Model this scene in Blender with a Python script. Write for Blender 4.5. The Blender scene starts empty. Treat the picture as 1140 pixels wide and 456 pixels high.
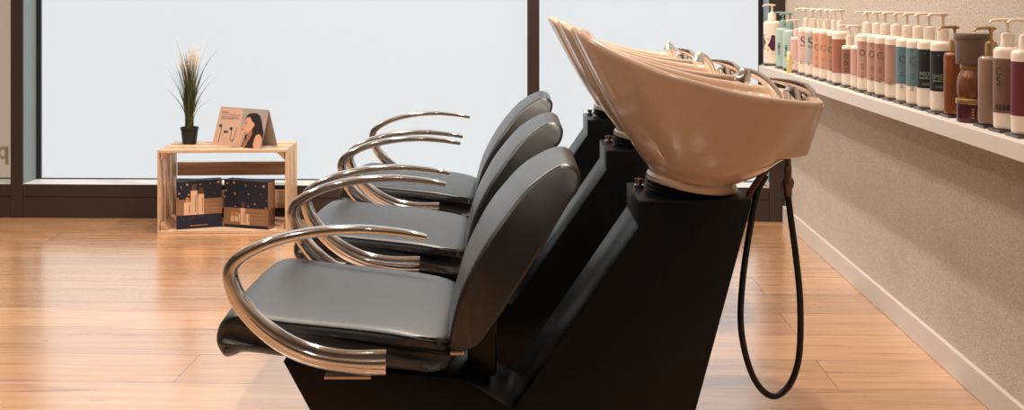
import bpy, bmesh, math, random
from mathutils import Vector, Matrix
random.seed(7)
C = bpy.context.scene.collection
F = 1150.0                      # focal length in pixels of the 1140 wide frame
H = 1.10                        # camera height
TH = math.atan(30.0 / F)        # the camera is turned a little to the left of the room's depth axis
R = math.radians

# ------------------------------------------------------------------ helpers
def cam2room(x, y, z=0.0):
    return Vector((x*math.cos(TH) - y*math.sin(TH), x*math.sin(TH) + y*math.cos(TH), z))
def xs(u, d): return (u - 570.0) * d / F
def zs(v, d): return H - v * d / F
def pt(u, v, d): return cam2room(xs(u, d), d, zs(v, d))
def slope_u(u):                 # room X / room Y of an image column
    a = (u - 570.0) / F
    return (a*math.cos(TH) - math.sin(TH)) / (a*math.sin(TH) + math.cos(TH))
def camdepth(X, Y): return -X*math.sin(TH) + Y*math.cos(TH)
def srgb(r, g, b):
    f = lambda c: (c/255/12.92) if c/255 <= .04045 else ((c/255 + .055)/1.055)**2.4
    return (f(r), f(g), f(b), 1.0)

def tag(o, label=None, cat=None, group=None, kind=None):
    if label: o['label'] = label
    if cat: o['category'] = cat
    if group: o['group'] = group
    if kind: o['kind'] = kind
    return o
def empty(name, loc=(0, 0, 0), rz=0.0):
    o = bpy.data.objects.new(name, None); C.objects.link(o)
    o.location = loc; o.rotation_euler = (0, 0, rz); o.empty_display_size = .05
    return o
def obj(name, bm, mats, parent=None, smooth=True, angle=40, subsurf=0, loc=None):
    me = bpy.data.meshes.new(name)
    bmesh.ops.recalc_face_normals(bm, faces=bm.faces[:])
    bm.to_mesh(me); bm.free()
    if not isinstance(mats, (list, tuple)): mats = [mats]
    for m in mats: me.materials.append(m)
    if smooth:
        for p in me.polygons: p.use_smooth = True
        if angle < 180: me.set_sharp_from_angle(angle=R(angle))
    o = bpy.data.objects.new(name, me); C.objects.link(o)
    if parent: o.parent = parent
    if loc: o.location = loc
    if subsurf:
        s = o.modifiers.new('sub', 'SUBSURF'); s.levels = subsurf; s.render_levels = subsurf
    return o
def setmat(bm, start, idx):
    for f in list(bm.faces)[start:]: f.material_index = idx

def add_box(bm, x0, x1, y0, y1, z0, z1, bev=0.0, seg=2, mat=0, M=None):
    n0 = len(bm.faces)
    r = bmesh.ops.create_cube(bm, size=1.0)
    vs = r['verts']
    for v in vs:
        v.co = Vector(((x0+x1)/2 + v.co.x*(x1-x0), (y0+y1)/2 + v.co.y*(y1-y0), (z0+z1)/2 + v.co.z*(z1-z0)))
    fs = set(f for v in vs for f in v.link_faces)
    if bev > 0:
        es = list(set(e for v in vs for e in v.link_edges))
        out = bmesh.ops.bevel(bm, geom=es, offset=bev, segments=seg, profile=.5, affect='EDGES')
        fs = set(f for f in bm.faces if f.index == -1) | set(out['faces'])
        vs = list(set(v for f in out['faces'] for v in f.verts))
        fs = set(f for v in vs for f in v.link_faces)
    for f in fs: f.material_index = mat
    if M is not None:
        for v in set(v for f in fs for v in f.verts): v.co = M @ v.co
def add_lathe(bm, prof, seg=32, c=(0, 0, 0), M=None, mat=0, close=True):
    rings = []
    for r, z in prof:
        if r <= 1e-6:
            rings.append([bm.verts.new((c[0], c[1], c[2]+z))])
        else:
            rings.append([bm.verts.new((c[0]+r*math.cos(2*math.pi*k/seg), c[1]+r*math.sin(2*math.pi*k/seg), c[2]+z)) for k in range(seg)])
    fs = []
    for a, b in zip(rings, rings[1:]):
        for k in range(seg):
            k2 = (k+1) % seg
            if len(a) == 1 and len(b) == 1: continue
            if len(a) == 1: fs.append(bm.faces.new((a[0], b[k], b[k2])))
            elif len(b) == 1: fs.append(bm.faces.new((a[k], a[k2], b[0])))
            else: fs.append(bm.faces.new((a[k], a[k2], b[k2], b[k])))
    if close:
        for rg in (rings[0], rings[-1]):
            if len(rg) > 2: fs.append(bm.faces.new(rg))
    for f in fs: f.material_index = mat
    if M is not None:
        for rg in rings:
            for v in rg: v.co = M @ v.co
def catmull(P, n, closed=False):
    P = [Vector(p) for p in P]; out = []; N = len(P)
    segs = N if closed else N-1
    for i in range(segs):
        if closed: a, b, c, d = P[(i-1) % N], P[i], P[(i+1) % N], P[(i+2) % N]
        else: a, b, c, d = P[max(i-1, 0)], P[i], P[i+1], P[min(i+2, N-1)]
        for k in range(n):
            t = k/n
            out.append(.5*((2*b) + (c-a)*t + (2*a-5*b+4*c-d)*t*t + (3*b-a-3*c+d)*t**3))
    if not closed: out.append(P[-1])
    return out
def add_sweep(bm, P, half, side=None, seg=16, power=2.0, mat=0):
    """P points; half: list of (in-plane half height, sideways half width); side: fixed sideways vector or None"""
    rings = []; n = len(P); prevN = None
    for i in range(n):
        T = (P[min(i+1, n-1)] - P[max(i-1, 0)]).normalized()
        if side is not None:
            B = Vector(side); B = (B - T*B.dot(T)).normalized(); N = B.cross(T)
        else:
            if prevN is None:
                N = T.orthogonal().normalized()
            else:
                N = (prevN - T*prevN.dot(T)).normalized()
            prevN = N; B = T.cross(N)
        hh, hw = half[i] if isinstance(half, list) else half
        ring = []
        for k in range(seg):
            a = 2*math.pi*k/seg; ca, sa = math.cos(a), math.sin(a)
            x = math.copysign(abs(ca)**(2/power), ca)*hw; y = math.copysign(abs(sa)**(2/power), sa)*hh
            ring.append(bm.verts.new(P[i] + B*x + N*y))
        rings.append(ring)
    fs = []
    for a, b in zip(rings, rings[1:]):
        for k in range(seg):
            fs.append(bm.faces.new((a[k], a[(k+1) % seg], b[(k+1) % seg], b[k])))
    fs.append(bm.faces.new(rings[0][::-1])); fs.append(bm.faces.new(rings[-1]))
    for f in fs: f.material_index = mat
def interp(keys, t):
    for (a, va), (b, vb) in zip(keys, keys[1:]):
        if t <= b:
            s = 0 if b == a else max(0, (t-a)/(b-a))
            return tuple(x + (y-x)*s for x, y in zip(va, vb)) if isinstance(va, tuple) else va + (vb-va)*s
    return keys[-1][1]
def sweep_keys(P, keys):
    L = [0.0]
    for a, b in zip(P, P[1:]): L.append(L[-1] + (b-a).length)
    return [interp(keys, l/L[-1]) for l in L]
def extrude_profile(bm, prof, ys, fn=None, bev=0.0, seg=4, mat=0):
    """prof: closed list of (x,z); extruded along y through ys; the two caps get a rounded edge"""
    rings = [[bm.verts.new((x, y, z)) for x, z in prof] for y in ys]
    n = len(prof); fs = []
    for a, b in zip(rings, rings[1:]):
        for k in range(n): fs.append(bm.faces.new((a[k], a[(k+1) % n], b[(k+1) % n], b[k])))
    c0 = bm.faces.new(rings[0]); c1 = bm.faces.new(rings[-1][::-1]); fs += [c0, c1]
    if fn:
        for rg in rings:
            for v in rg: v.co = fn(v.co)
    for f in fs: f.material_index = mat
    bmesh.ops.recalc_face_normals(bm, faces=bm.faces[:])
    if bev > 0:
        es = list(c0.edges) + list(c1.edges)
        bmesh.ops.bevel(bm, geom=es, offset=bev, segments=seg, profile=.5, affect='EDGES')
        if n > 20:                     # refill the big caps with strips so that they shade evenly
            for f in [f for f in bm.faces if len(f.verts) > 20]:
                vs = list(f.verts); p0 = prof[0]
                i = min(range(len(vs)), key=lambda k: (vs[k].co.x-p0[0])**2 + (vs[k].co.z-p0[1])**2)
                vs = vs[i:] + vs[:i]; m_ = len(vs); bm.faces.remove(f)
                for k in range(m_//2):
                    q = [vs[k], vs[k+1], vs[m_-2-k], vs[m_-1-k]] if k + 1 <= m_-2-k else []
                    q = list(dict.fromkeys(q))
                    if len(q) >= 3:
                        try: bm.faces.new(q)
                        except ValueError: pass
def text_mesh(s, size, align='CENTER'):
    cu = bpy.data.curves.new('t', 'FONT'); cu.body = s; cu.size = size; cu.align_x = align; cu.align_y = 'CENTER'
    o = bpy.data.objects.new('t', cu); C.objects.link(o)
    dg = bpy.context.evaluated_depsgraph_get(); dg.update()
    me = bpy.data.meshes.new_from_object(o.evaluated_get(dg))
    vs = [v.co.copy() for v in me.vertices]; ps = [tuple(p.vertices) for p in me.polygons]
    bpy.data.objects.remove(o); bpy.data.curves.remove(cu); bpy.data.meshes.remove(me)
    return vs, ps
def add_polys(bm, vs, ps, fn, mat=0):
    V = [bm.verts.new(fn(v)) for v in vs]
    for p in ps:
        try:
            f = bm.faces.new([V[i] for i in p]); f.material_index = mat
        except ValueError: pass
def add_flat(bm, pts2, fn, mat=0):
    f = bm.faces.new([bm.verts.new(fn(Vector((x, y, 0)))) for x, y in pts2]); f.material_index = mat
    bmesh.ops.triangulate(bm, faces=[f])
def circle(cx, cy, r, n=14): return [(cx + r*math.cos(2*math.pi*k/n), cy + r*math.sin(2*math.pi*k/n)) for k in range(n)]
def rect(x0, y0, x1, y1): return [(x0, y0), (x1, y0), (x1, y1), (x0, y1)]

# ------------------------------------------------------------------ materials
def mat(name, col, rough=.5, metal=0.0, noise=0.0, nscale=30, bump=0.0, bscale=200, coat=0.0, coat_rough=.05, spec=.5, rough_var=0.0):
    m = bpy.data.materials.new(name); m.use_nodes = True
    nt = m.node_tree; b = nt.nodes['Principled BSDF']
    b.inputs['Base Color'].default_value = col; b.inputs['Roughness'].default_value = rough
    b.inputs['Metallic'].default_value = metal; b.inputs['Coat Weight'].default_value = coat; b.inputs['Coat Roughness'].default_value = coat_rough
    b.inputs['Specular IOR Level'].default_value = spec
    tc = nt.nodes.new('ShaderNodeTexCoord')
    if noise > 0 or rough_var > 0:
        n = nt.nodes.new('ShaderNodeTexNoise'); n.inputs['Scale'].default_value = nscale; n.inputs['Detail'].default_value = 4
        nt.links.new(tc.outputs['Object'], n.inputs['Vector'])
        if noise > 0:
            mx = nt.nodes.new('ShaderNodeMix'); mx.data_type = 'RGBA'
            mx.inputs[6].default_value = tuple(c*(1-noise) for c in col[:3]) + (1,)
            mx.inputs[7].default_value = tuple(min(1, c*(1+noise)) for c in col[:3]) + (1,)
            nt.links.new(n.outputs['Fac'], mx.inputs[0]); nt.links.new(mx.outputs[2], b.inputs['Base Color'])
        if rough_var > 0:
            mr = nt.nodes.new('ShaderNodeMapRange')
            mr.inputs[3].default_value = rough-rough_var; mr.inputs[4].default_value = rough+rough_var
            nt.links.new(n.outputs['Fac'], mr.inputs[0]); nt.links.new(mr.outputs[0], b.inputs['Roughness'])
    if bump > 0:
        n2 = nt.nodes.new('ShaderNodeTexNoise'); n2.inputs['Scale'].default_value = bscale; n2.inputs['Detail'].default_value = 3
        nt.links.new(tc.outputs['Object'], n2.inputs['Vector'])
        bp = nt.nodes.new('ShaderNodeBump'); bp.inputs['Strength'].default_value = bump; bp.inputs['Distance'].default_value = .004
        nt.links.new(n2.outputs['Fac'], bp.inputs['Height']); nt.links.new(bp.outputs['Normal'], b.inputs['Normal'])
    return m
def emis(name, col, strength, gloss=False):
    m = bpy.data.materials.new(name); m.use_nodes = True
    b = m.node_tree.nodes['Principled BSDF']
    b.inputs['Base Color'].default_value = (.05, .05, .05, 1); b.inputs['Roughness'].default_value = .35
    b.inputs['Specular IOR Level'].default_value = .2
    b.inputs['Emission Color'].default_value = col; b.inputs['Emission Strength'].default_value = strength
    return m
def wood(name, c1, c2, axis='x', rough=.55):
    m = bpy.data.materials.new(name); m.use_nodes = True
    nt = m.node_tree; b = nt.nodes['Principled BSDF']
    tc = nt.nodes.new('ShaderNodeTexCoord'); mp = nt.nodes.new('ShaderNodeMapping')
    mp.inputs['Scale'].default_value = {'x': (4, 60, 60), 'y': (60, 4, 60), 'z': (60, 60, 4)}[axis]
    n = nt.nodes.new('ShaderNodeTexNoise'); n.inputs['Scale'].default_value = 1.0; n.inputs['Detail'].default_value = 5
    n.inputs['Distortion'].default_value = .6
    cr = nt.nodes.new('ShaderNodeValToRGB')
    cr.color_ramp.elements[0].position = .3; cr.color_ramp.elements[0].color = c1
    cr.color_ramp.elements[1].position = .68; cr.color_ramp.elements[1].color = c2
    nt.links.new(tc.outputs['Object'], mp.inputs['Vector']); nt.links.new(mp.outputs['Vector'], n.inputs['Vector'])
    nt.links.new(n.outputs['Fac'], cr.inputs['Fac']); nt.links.new(cr.outputs['Color'], b.inputs['Base Color'])
    b.inputs['Roughness'].default_value = rough
    return m
def floor_material():
    m = bpy.data.materials.new('oak_planks'); m.use_nodes = True
    nt = m.node_tree; b = nt.nodes['Principled BSDF']; L = nt.links.new
    tc = nt.nodes.new('ShaderNodeTexCoord')
    mp = nt.nodes.new('ShaderNodeMapping'); mp.inputs['Location'].default_value = (.35, -.101, 0)
    L(tc.outputs['Object'], mp.inputs['Vector'])
    br = nt.nodes.new('ShaderNodeTexBrick')
    br.offset = .37; br.offset_frequency = 2; br.squash = 1
    br.inputs['Scale'].default_value = 1; br.inputs['Mortar Size'].default_value = .0012
    br.inputs['Mortar Smooth'].default_value = .1; br.inputs['Bias'].default_value = 0
    br.inputs['Brick Width'].default_value = 1.9; br.inputs['Row Height'].default_value = .237
    br.inputs['Color1'].default_value = (.0, .0, .0, 1); br.inputs['Color2'].default_value = (1, 1, 1, 1)
    br.inputs['Mortar'].default_value = (.5, .5, .5, 1)
    L(mp.outputs['Vector'], br.inputs['Vector'])
    # grain, moved per plank by its own tint value
    sc = nt.nodes.new('ShaderNodeMapping'); sc.inputs['Scale'].default_value = (1.3, 22, 1)
    L(tc.outputs['Object'], sc.inputs['Vector'])
    add = nt.nodes.new('ShaderNodeVectorMath'); add.operation = 'ADD'
    mul = nt.nodes.new('ShaderNodeVectorMath'); mul.operation = 'SCALE'; mul.inputs['Scale'].default_value = 13
    L(br.outputs['Color'], mul.inputs[0]); L(sc.outputs['Vector'], add.inputs[0]); L(mul.outputs['Vector'], add.inputs[1])
    n = nt.nodes.new('ShaderNodeTexNoise'); n.inputs['Scale'].default_value = 1.6; n.inputs['Detail'].default_value = 6
    n.inputs['Roughness'].default_value = .62; n.inputs['Distortion'].default_value = .5
    L(add.outputs['Vector'], n.inputs['Vector'])
    cr = nt.nodes.new('ShaderNodeValToRGB'); e = cr.color_ramp.elements
    e[0].position = .28; e[0].color = FLOOR[0]; e[1].position = .72; e[1].color = FLOOR[2]
    k = e.new(.42); k.color = FLOOR[1]
    L(n.outputs['Fac'], cr.inputs['Fac'])
    hs = nt.nodes.new('ShaderNodeHueSaturation')
    mr = nt.nodes.new('ShaderNodeMapRange'); mr.inputs[3].default_value = .86; mr.inputs[4].default_value = 1.12
    L(br.outputs['Color'], mr.inputs[0]); L(mr.outputs[0], hs.inputs['Value']); L(cr.outputs['Color'], hs.inputs['Color'])
    # small knots and dark streaks
    n3m = nt.nodes.new('ShaderNodeMapping'); n3m.inputs['Scale'].default_value = (3.2, 17, 1); L(tc.outputs['Object'], n3m.inputs['Vector'])
    n3 = nt.nodes.new('ShaderNodeTexNoise'); n3.inputs['Scale'].default_value = 1.7; n3.inputs['Detail'].default_value = 7; n3.inputs['Roughness'].default_value = .7
    L(n3m.outputs['Vector'], n3.inputs['Vector'])
    kr = nt.nodes.new('ShaderNodeMapRange'); kr.inputs[1].default_value = .62; kr.inputs[2].default_value = .70; kr.inputs[3].default_value = 0; kr.inputs[4].default_value = .6
    L(n3.outputs['Fac'], kr.inputs[0])
    mk = nt.nodes.new('ShaderNodeMix'); mk.data_type = 'RGBA'; mk.inputs[7].default_value = (.09, .05, .03, 1)
    L(kr.outputs[0], mk.inputs[0]); L(hs.outputs['Color'], mk.inputs[6])
    mj = nt.nodes.new('ShaderNodeMix'); mj.data_type = 'RGBA'; mj.inputs[7].default_value = (.10, .05, .025, 1)
    L(br.outputs['Fac'], mj.inputs[0]); L(mk.outputs[2], mj.inputs[6])
    L(mj.outputs[2], b.inputs['Base Color'])
    rr = nt.nodes.new('ShaderNodeMapRange'); rr.inputs[3].default_value = .20; rr.inputs[4].default_value = .30
    L(n.outputs['Fac'], rr.inputs[0]); L(rr.outputs[0], b.inputs['Roughness'])
    bp = nt.nodes.new('ShaderNodeBump'); bp.inputs['Strength'].default_value = .08; bp.inputs['Distance'].default_value = .002
    L(n.outputs['Fac'], bp.inputs['Height']); L(bp.outputs['Normal'], b.inputs['Normal'])
    b.inputs['Specular IOR Level'].default_value = .9; b.inputs['Coat Weight'].default_value = 1; b.inputs['Coat Roughness'].default_value = .2; b.inputs['Coat IOR'].default_value = 2.8
    return m
def plaster_material():
    m = bpy.data.materials.new('rough_plaster'); m.use_nodes = True
    nt = m.node_tree; b = nt.nodes['Principled BSDF']; L = nt.links.new
    tc = nt.nodes.new('ShaderNodeTexCoord')
    n = nt.nodes.new('ShaderNodeTexNoise'); n.inputs['Scale'].default_value = 230; n.inputs['Detail'].default_value = 4; n.inputs['Roughness'].default_value = .7
    v = nt.nodes.new('ShaderNodeTexVoronoi'); v.inputs['Scale'].default_value = 300
    L(tc.outputs['Object'], n.inputs['Vector']); L(tc.outputs['Object'], v.inputs['Vector'])
    ad = nt.nodes.new('ShaderNodeMath'); ad.operation = 'ADD'; L(n.outputs['Fac'], ad.inputs[0]); L(v.outputs['Distance'], ad.inputs[1])
    bp = nt.nodes.new('ShaderNodeBump'); bp.inputs['Strength'].default_value = 1; bp.inputs['Distance'].default_value = .006
    L(ad.outputs[0], bp.inputs['Height']); L(bp.outputs['Normal'], b.inputs['Normal'])
    n2 = nt.nodes.new('ShaderNodeTexNoise'); n2.inputs['Scale'].default_value = 9; n2.inputs['Detail'].default_value = 6
    L(tc.outputs['Object'], n2.inputs['Vector'])
    mx = nt.nodes.new('ShaderNodeMix'); mx.data_type = 'RGBA'
    mx.inputs[6].default_value = srgb(234, 218, 202); mx.inputs[7].default_value = srgb(246, 232, 218)
    L(n2.outputs['Fac'], mx.inputs[0])
    n4 = nt.nodes.new('ShaderNodeTexNoise'); n4.inputs['Scale'].default_value = 170; n4.inputs['Detail'].default_value = 3
    L(tc.outputs['Object'], n4.inputs['Vector'])
    r4 = nt.nodes.new('ShaderNodeMapRange'); r4.inputs[1].default_value = .35; r4.inputs[2].default_value = .65; r4.inputs[3].default_value = .80; r4.inputs[4].default_value = 1.06
    L(n4.outputs['Fac'], r4.inputs[0])
    h4 = nt.nodes.new('ShaderNodeHueSaturation'); L(mx.outputs[2], h4.inputs['Color']); L(r4.outputs[0], h4.inputs['Value'])
    L(h4.outputs['Color'], b.inputs['Base Color'])
    b.inputs['Roughness'].default_value = .9; b.inputs['Specular IOR Level'].default_value = .2
    return m

FLOOR = (srgb(160, 108, 68), srgb(208, 154, 108), srgb(228, 182, 138))
M = dict(
    floor=floor_material(), plaster=plaster_material(),
    white_paint=mat('white_paint', srgb(212, 202, 194), .5),
    plain_wall=mat('plain_wall', srgb(128, 122, 116), .8, noise=.03),
    ceiling=mat('ceiling_paint', srgb(215, 205, 192), .9),
    frame=mat('bronze_frame', srgb(52, 40, 34), .5, noise=.06, nscale=400),
    reveal=mat('grey_reveal', srgb(128, 142, 146), .55),
    gasket=mat('black_gasket', srgb(22, 24, 28), .5),
    ledge=mat('pale_ledge', srgb(215, 216, 214), .4),
    seat=mat('black_leather', srgb(9, 16, 20), .44, bump=.10, bscale=300, noise=.10, nscale=15, spec=.75, coat=.45, coat_rough=.36, rough_var=.05),
    seam=mat('leather_seam', srgb(18, 22, 24), .6, spec=.3),
    shell=mat('black_plastic', srgb(10, 14, 17), .32, bump=.04, bscale=500, spec=.32),
    rubber=mat('black_rubber', srgb(14, 14, 15), .4),
    chrome=mat('polished_chrome', (.74, .74, .74, 1), .09, 1.0, rough_var=.03, nscale=12),
    steel=mat('brushed_metal', (.55, .48, .42, 1), .25, 1.0),
    brass=mat('aged_brass', srgb(116, 98, 84), .35, .8),
    hosebrown=mat('braided_brown', srgb(94, 66, 50), .45, .3, bump=.4, bscale=600),
    ceramic=mat('tan_ceramic', srgb(208, 179, 156), .12, noise=.02, nscale=6, coat=.5),
    acrylic=mat('clear_acrylic', srgb(120, 125, 125), .08),
)
g = M['acrylic'].node_tree.nodes['Principled BSDF']; g.inputs['Transmission Weight'].default_value = .75; g.inputs['IOR'].default_value = 1.45
M['glass'] = emis('frosted_daylight_glass', (.925, .965, .985, 1), .795)
M['film'] = emis('beige_glow_film', srgb(204, 182, 160), .62)  # the film's lit beige is put in as a weak glow of its own

# ------------------------------------------------------------------ the room
YW = 5.157; XW = 1.222; XL = -4.6; YB = -2.6; ZC = 3.15
def wx(u, Y=YW): return slope_u(u) * Y
bm = bmesh.new(); add_box(bm, XL, XW+.2, YB, YW+.2, -.10, 0); tag(obj('floor', bm, M['floor'], smooth=False), kind='structure')
bm = bmesh.new(); add_box(bm, XL, XW+.2, YB, YW+.2, ZC, ZC+.1); tag(obj('ceiling', bm, M['ceiling'], smooth=False), kind='structure')
bm = bmesh.new(); add_box(bm, XW, XW+.15, YB, YW+.2, 0, ZC); tag(obj('wall_right', bm, M['plaster'], smooth=False), kind='structure')
bm = bmesh.new(); add_box(bm, XL-.15, XL, YB, YW+.2, 0, ZC); tag(obj('wall_left', bm, M['plain_wall'], smooth=False), kind='structure')
bm = bmesh.new(); add_box(bm, XL, XW, YB-.15, YB, 0, ZC); tag(obj('wall_back', bm, M['plain_wall'], smooth=False), kind='structure')
bm = bmesh.new(); add_box(bm, XW-.015, XW, YB, YW, 0, .080, bev=.003); tag(obj('baseboard_right', bm, M['white_paint'], smooth=False), kind='structure')

# window front: low dark panel, posts, panes
ZS = H - 205.8*camdepth(wx(200), YW)/F        # top of the low panel
ZJ = H - 219.5*camdepth(wx(200), YW)/F
GY = YW + .15
bm = bmesh.new()
add_box(bm, XL, XW, YW+.004, YW+.19, 0, ZS-.004)
posts = [(wx(12), wx(25)), (wx(587), wx(600.5)), (wx(856.5), wx(869.5))]
xs_ = [XL] + [x for p in posts for x in p] + [XW]
for a, b in zip(xs_[::2], xs_[1::2]):
    add_box(bm, a+.002, b-.002, YW, YW+.02, 0, ZJ-.003); add_box(bm, a+.002, b-.002, YW, YW+.02, ZJ+.003, ZS)
tag(obj('wall_front', bm, M['frame'], smooth=False), kind='structure')
for i, (a, b) in enumerate(posts):
    bm = bmesh.new(); add_box(bm, a, b, YW-.002, YW+.012, 0, ZC); add_box(bm, a+.001, b-.001, YW+.012, YW+.19, ZS, ZC, mat=1)
    tag(obj('trim_%d' % (i+1), bm, [M['frame'], M['reveal']], smooth=False), kind='structure')
bm = bmesh.new(); add_box(bm, posts[2][1], XW, YW, YW+.19, ZS, ZC); tag(obj('trim_4', bm, M['frame'], smooth=False), kind='structure')
def window(n, x0, x1, pane, gl=True, gr=True):
    w = tag(empty('window_%d' % n, ((x0+x1)/2, GY, ZS)), kind='structure')
    cx = (x0+x1)/2
    def loc(bm):
        for v in bm.verts: v.co -= Vector((cx, GY, ZS))
        return bm
    bm = bmesh.new(); add_box(bm, x0, x1, GY+.01, GY+.03, ZS, ZC); obj('window_pane', loc(bm), pane, w, smooth=False)
    bm = bmesh.new(); add_box(bm, x0, x1, YW, GY+.01, ZS-.004, ZS+.0015); obj('window_ledge', loc(bm), M['ledge'], w, smooth=False)
    bm = bmesh.new()
    for a, b in [(x0, x0+.022)]*gl + [(x1-.022, x1)]*gr: add_box(bm, a, b, GY-.006, GY+.012, ZS, ZC)
    add_box(bm, x0, x1, GY-.002, GY+.011, ZS, ZS+.006)
    obj('window_gasket', loc(bm), M['gasket'], w, smooth=False)
    return w
window(1, posts[0][1], posts[1][0], M['glass'], True, False)
window(2, posts[1][1], posts[2][0], M['glass'], False, True)
w3 = window(3, XL, posts[0][0], M['film'], False, False)
# lettering on the outside of the left pane, seen mirrored through it
M['letter'] = mat('grey_green_letter', srgb(160, 158, 130), .6)
bm = bmesh.new(); xl = wx(8.7, GY); dl = camdepth(xl, GY); px_ = dl/F
fl = lambda v: Vector((xl + v.x*px_, GY+.008, zs(163, dl) - v.y*px_)) - w3.location
add_flat(bm, rect(-3.9, 0, 0, 20.5), fl)
ring_o = [(min(-3.9, -6.2 + 6.0*math.cos(t)), 7.2 + 7.2*math.sin(t)) for t in [2*math.pi*k/28 for k in range(28)]]
ring_i = [(min(-4.0, -6.6 + 2.6*math.cos(t)), 7.2 + 3.9*math.sin(t)) for t in [2*math.pi*k/28 for k in range(28)]]
for k in range(28):
    k2 = (k+1) % 28
    bm.faces.new([bm.verts.new(fl(Vector((*p, 0)))) for p in (ring_o[k], ring_o[k2], ring_i[k2], ring_i[k])])
obj('lettering', bm, M['letter'], w3, smooth=False)
# small white sticker low on the dark right panel
bm = bmesh.new()
sx0, sx1 = wx(848, YW), wx(856, YW); sz0, sz1 = zs(209, camdepth(sx0, YW)), zs(202.5, camdepth(sx0, YW))
add_box(bm, sx0, sx1, YW-.0022, YW+.001, sz0, sz1, mat=0)
add_flat(bm, [(sx0+.009, sz1-.006), (sx1-.006, sz0+.009), (sx1-.009, sz0+.006), (sx0+.006, sz1-.009)], lambda v: Vector((v.x, YW-.0026, v.y)), 1)
tag(obj('sticker', bm, [M['white_paint'], M['gasket']], smooth=False), 'small white sticker with a dark slash low on the dark window frame', 'sticker')

# ------------------------------------------------------------------ backwash units (local x = image right, y = depth, z up)
D0, PITCH = 2.36, .76
def L2(pts, d): return [(xs(u, d), zs(v, d)) for u, v in pts]
def basin_mesh():
    half = [(.212, 0, .950), (.188, .040, .968), (.150, .074, 1.016), (.138, .102, 1.036), (.158, .136, 1.018), (.223, .180, .984),
            (.307, .222, .951), (.393, .243, .927), (.48, .248, .906), (.574, .236, .892), (.640, .200, .885), (.678, .120, .8815), (.688, 0, .880)]
    ctrl = half + [(x, -y, z) for x, y, z in half[-2:0:-1]]
    rim = catmull(ctrl, 6, True)
    cx = .41
    def foot(P, k=1.0, dz=0.0):
        a = math.atan2(P.y/.25, (P.x-cx)/.28)
        x = cx + .097*k*math.cos(a); y = .113*k*math.sin(a)
        return Vector((x, y, .714 - (x-.312)*.14 + dz)), math.cos(a)
    sm = lambda a, b, t: (lambda q: q*q*(3-2*q))(min(1, max(0, (t-a)/(b-a))))
    S = [1, .97, .90, .80, .70, .60, .52, .45, .40, .375, .36, .34, .28, .2, .12, .05, 0]
    rear = [(0, 0.), (.11, .27), (.345, .56), (.355, .60), (.372, .80), (.40, .835), (1, 1.)]
    bm = bmesh.new(); rings = []
    def ring(f): rings.append([bm.verts.new(f(P)) for P in rim])
    def inset(P, off):
        d = Vector((P.x - .42, P.y, 0)); l = d.length
        q = P - d*(off/l); return q
    # inside, from the drain up
    def bowl(P):
        _, c = foot(P)
        wr = sm(.70, .95, c)
        A = inset(P, .024 + .016*sm(.4, .9, -c))
        B = inset(P, .030 + .075*wr) + Vector((0, 0, -.016 - .006*wr))
        return A, B, c, wr
    ib = lambda P, k: Vector((.45 + .05*k*math.cos(math.atan2(P.y, P.x-.42)), .05*k*math.sin(math.atan2(P.y, P.x-.42)), .736))
    ring(lambda P: ib(P, .35)); ring(lambda P: ib(P, 1.0))
    for s in (.03, .1, .22, .38, .55, .72, .88):
        def f(P, s=s):
            A, B, c, wr = bowl(P); b0 = ib(P, 1.0); q = -c
            e = .45 + .35*sm(.2, .9, q)
            h = s**e
            return Vector((b0.x + (B.x-b0.x)*h, b0.y + (B.y-b0.y)*h, b0.z + (B.z-b0.z)*s))
        ring(f)
    ring(lambda P: bowl(P)[1])
    ring(lambda P: bowl(P)[0] + Vector((0, 0, -.020)))
    ring(lambda P: bowl(P)[0] + Vector((0, 0, -.006)))
    ring(lambda P: inset(P, .020) + Vector((0, 0, .001)))
    ring(lambda P: inset(P, .011) + Vector((0, 0, .004)))
    ring(lambda P: inset(P, .003) + Vector((0, 0, .001)))
    for s in S:
        def f(P, s=s):
            Fo, c = foot(P)
            e = .64 + .22*sm(.35, .95, -c)
            h = s**e
            wr = sm(.66, .93, c)
            h = h*(1-wr) + interp(rear, s)*wr
            Q = P + Vector((0, 0, -.008))
            return Vector((Fo.x + (Q.x-Fo.x)*h, Fo.y + (Q.y-Fo.y)*h, Fo.z + (Q.z-Fo.z)*s))
        ring(f)
    ring(lambda P: foot(P, 1.01, -.003)[0]); ring(lambda P: foot(P, 1.045, -.006)[0]); ring(lambda P: foot(P, 1.05, -.020)[0]); ring(lambda P: foot(P, 1.0, -.024)[0]); ring(lambda P: foot(P, .6, -.024)[0])
    n = len(rim)
    for a, b in zip(rings, rings[1:]):
        for k in range(n): bm.faces.new((a[k], a[(k+1) % n], b[(k+1) % n], b[k]))
    bm.faces.new(rings[0]); bm.faces.new(rings[-1][::-1])
    return bm

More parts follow.
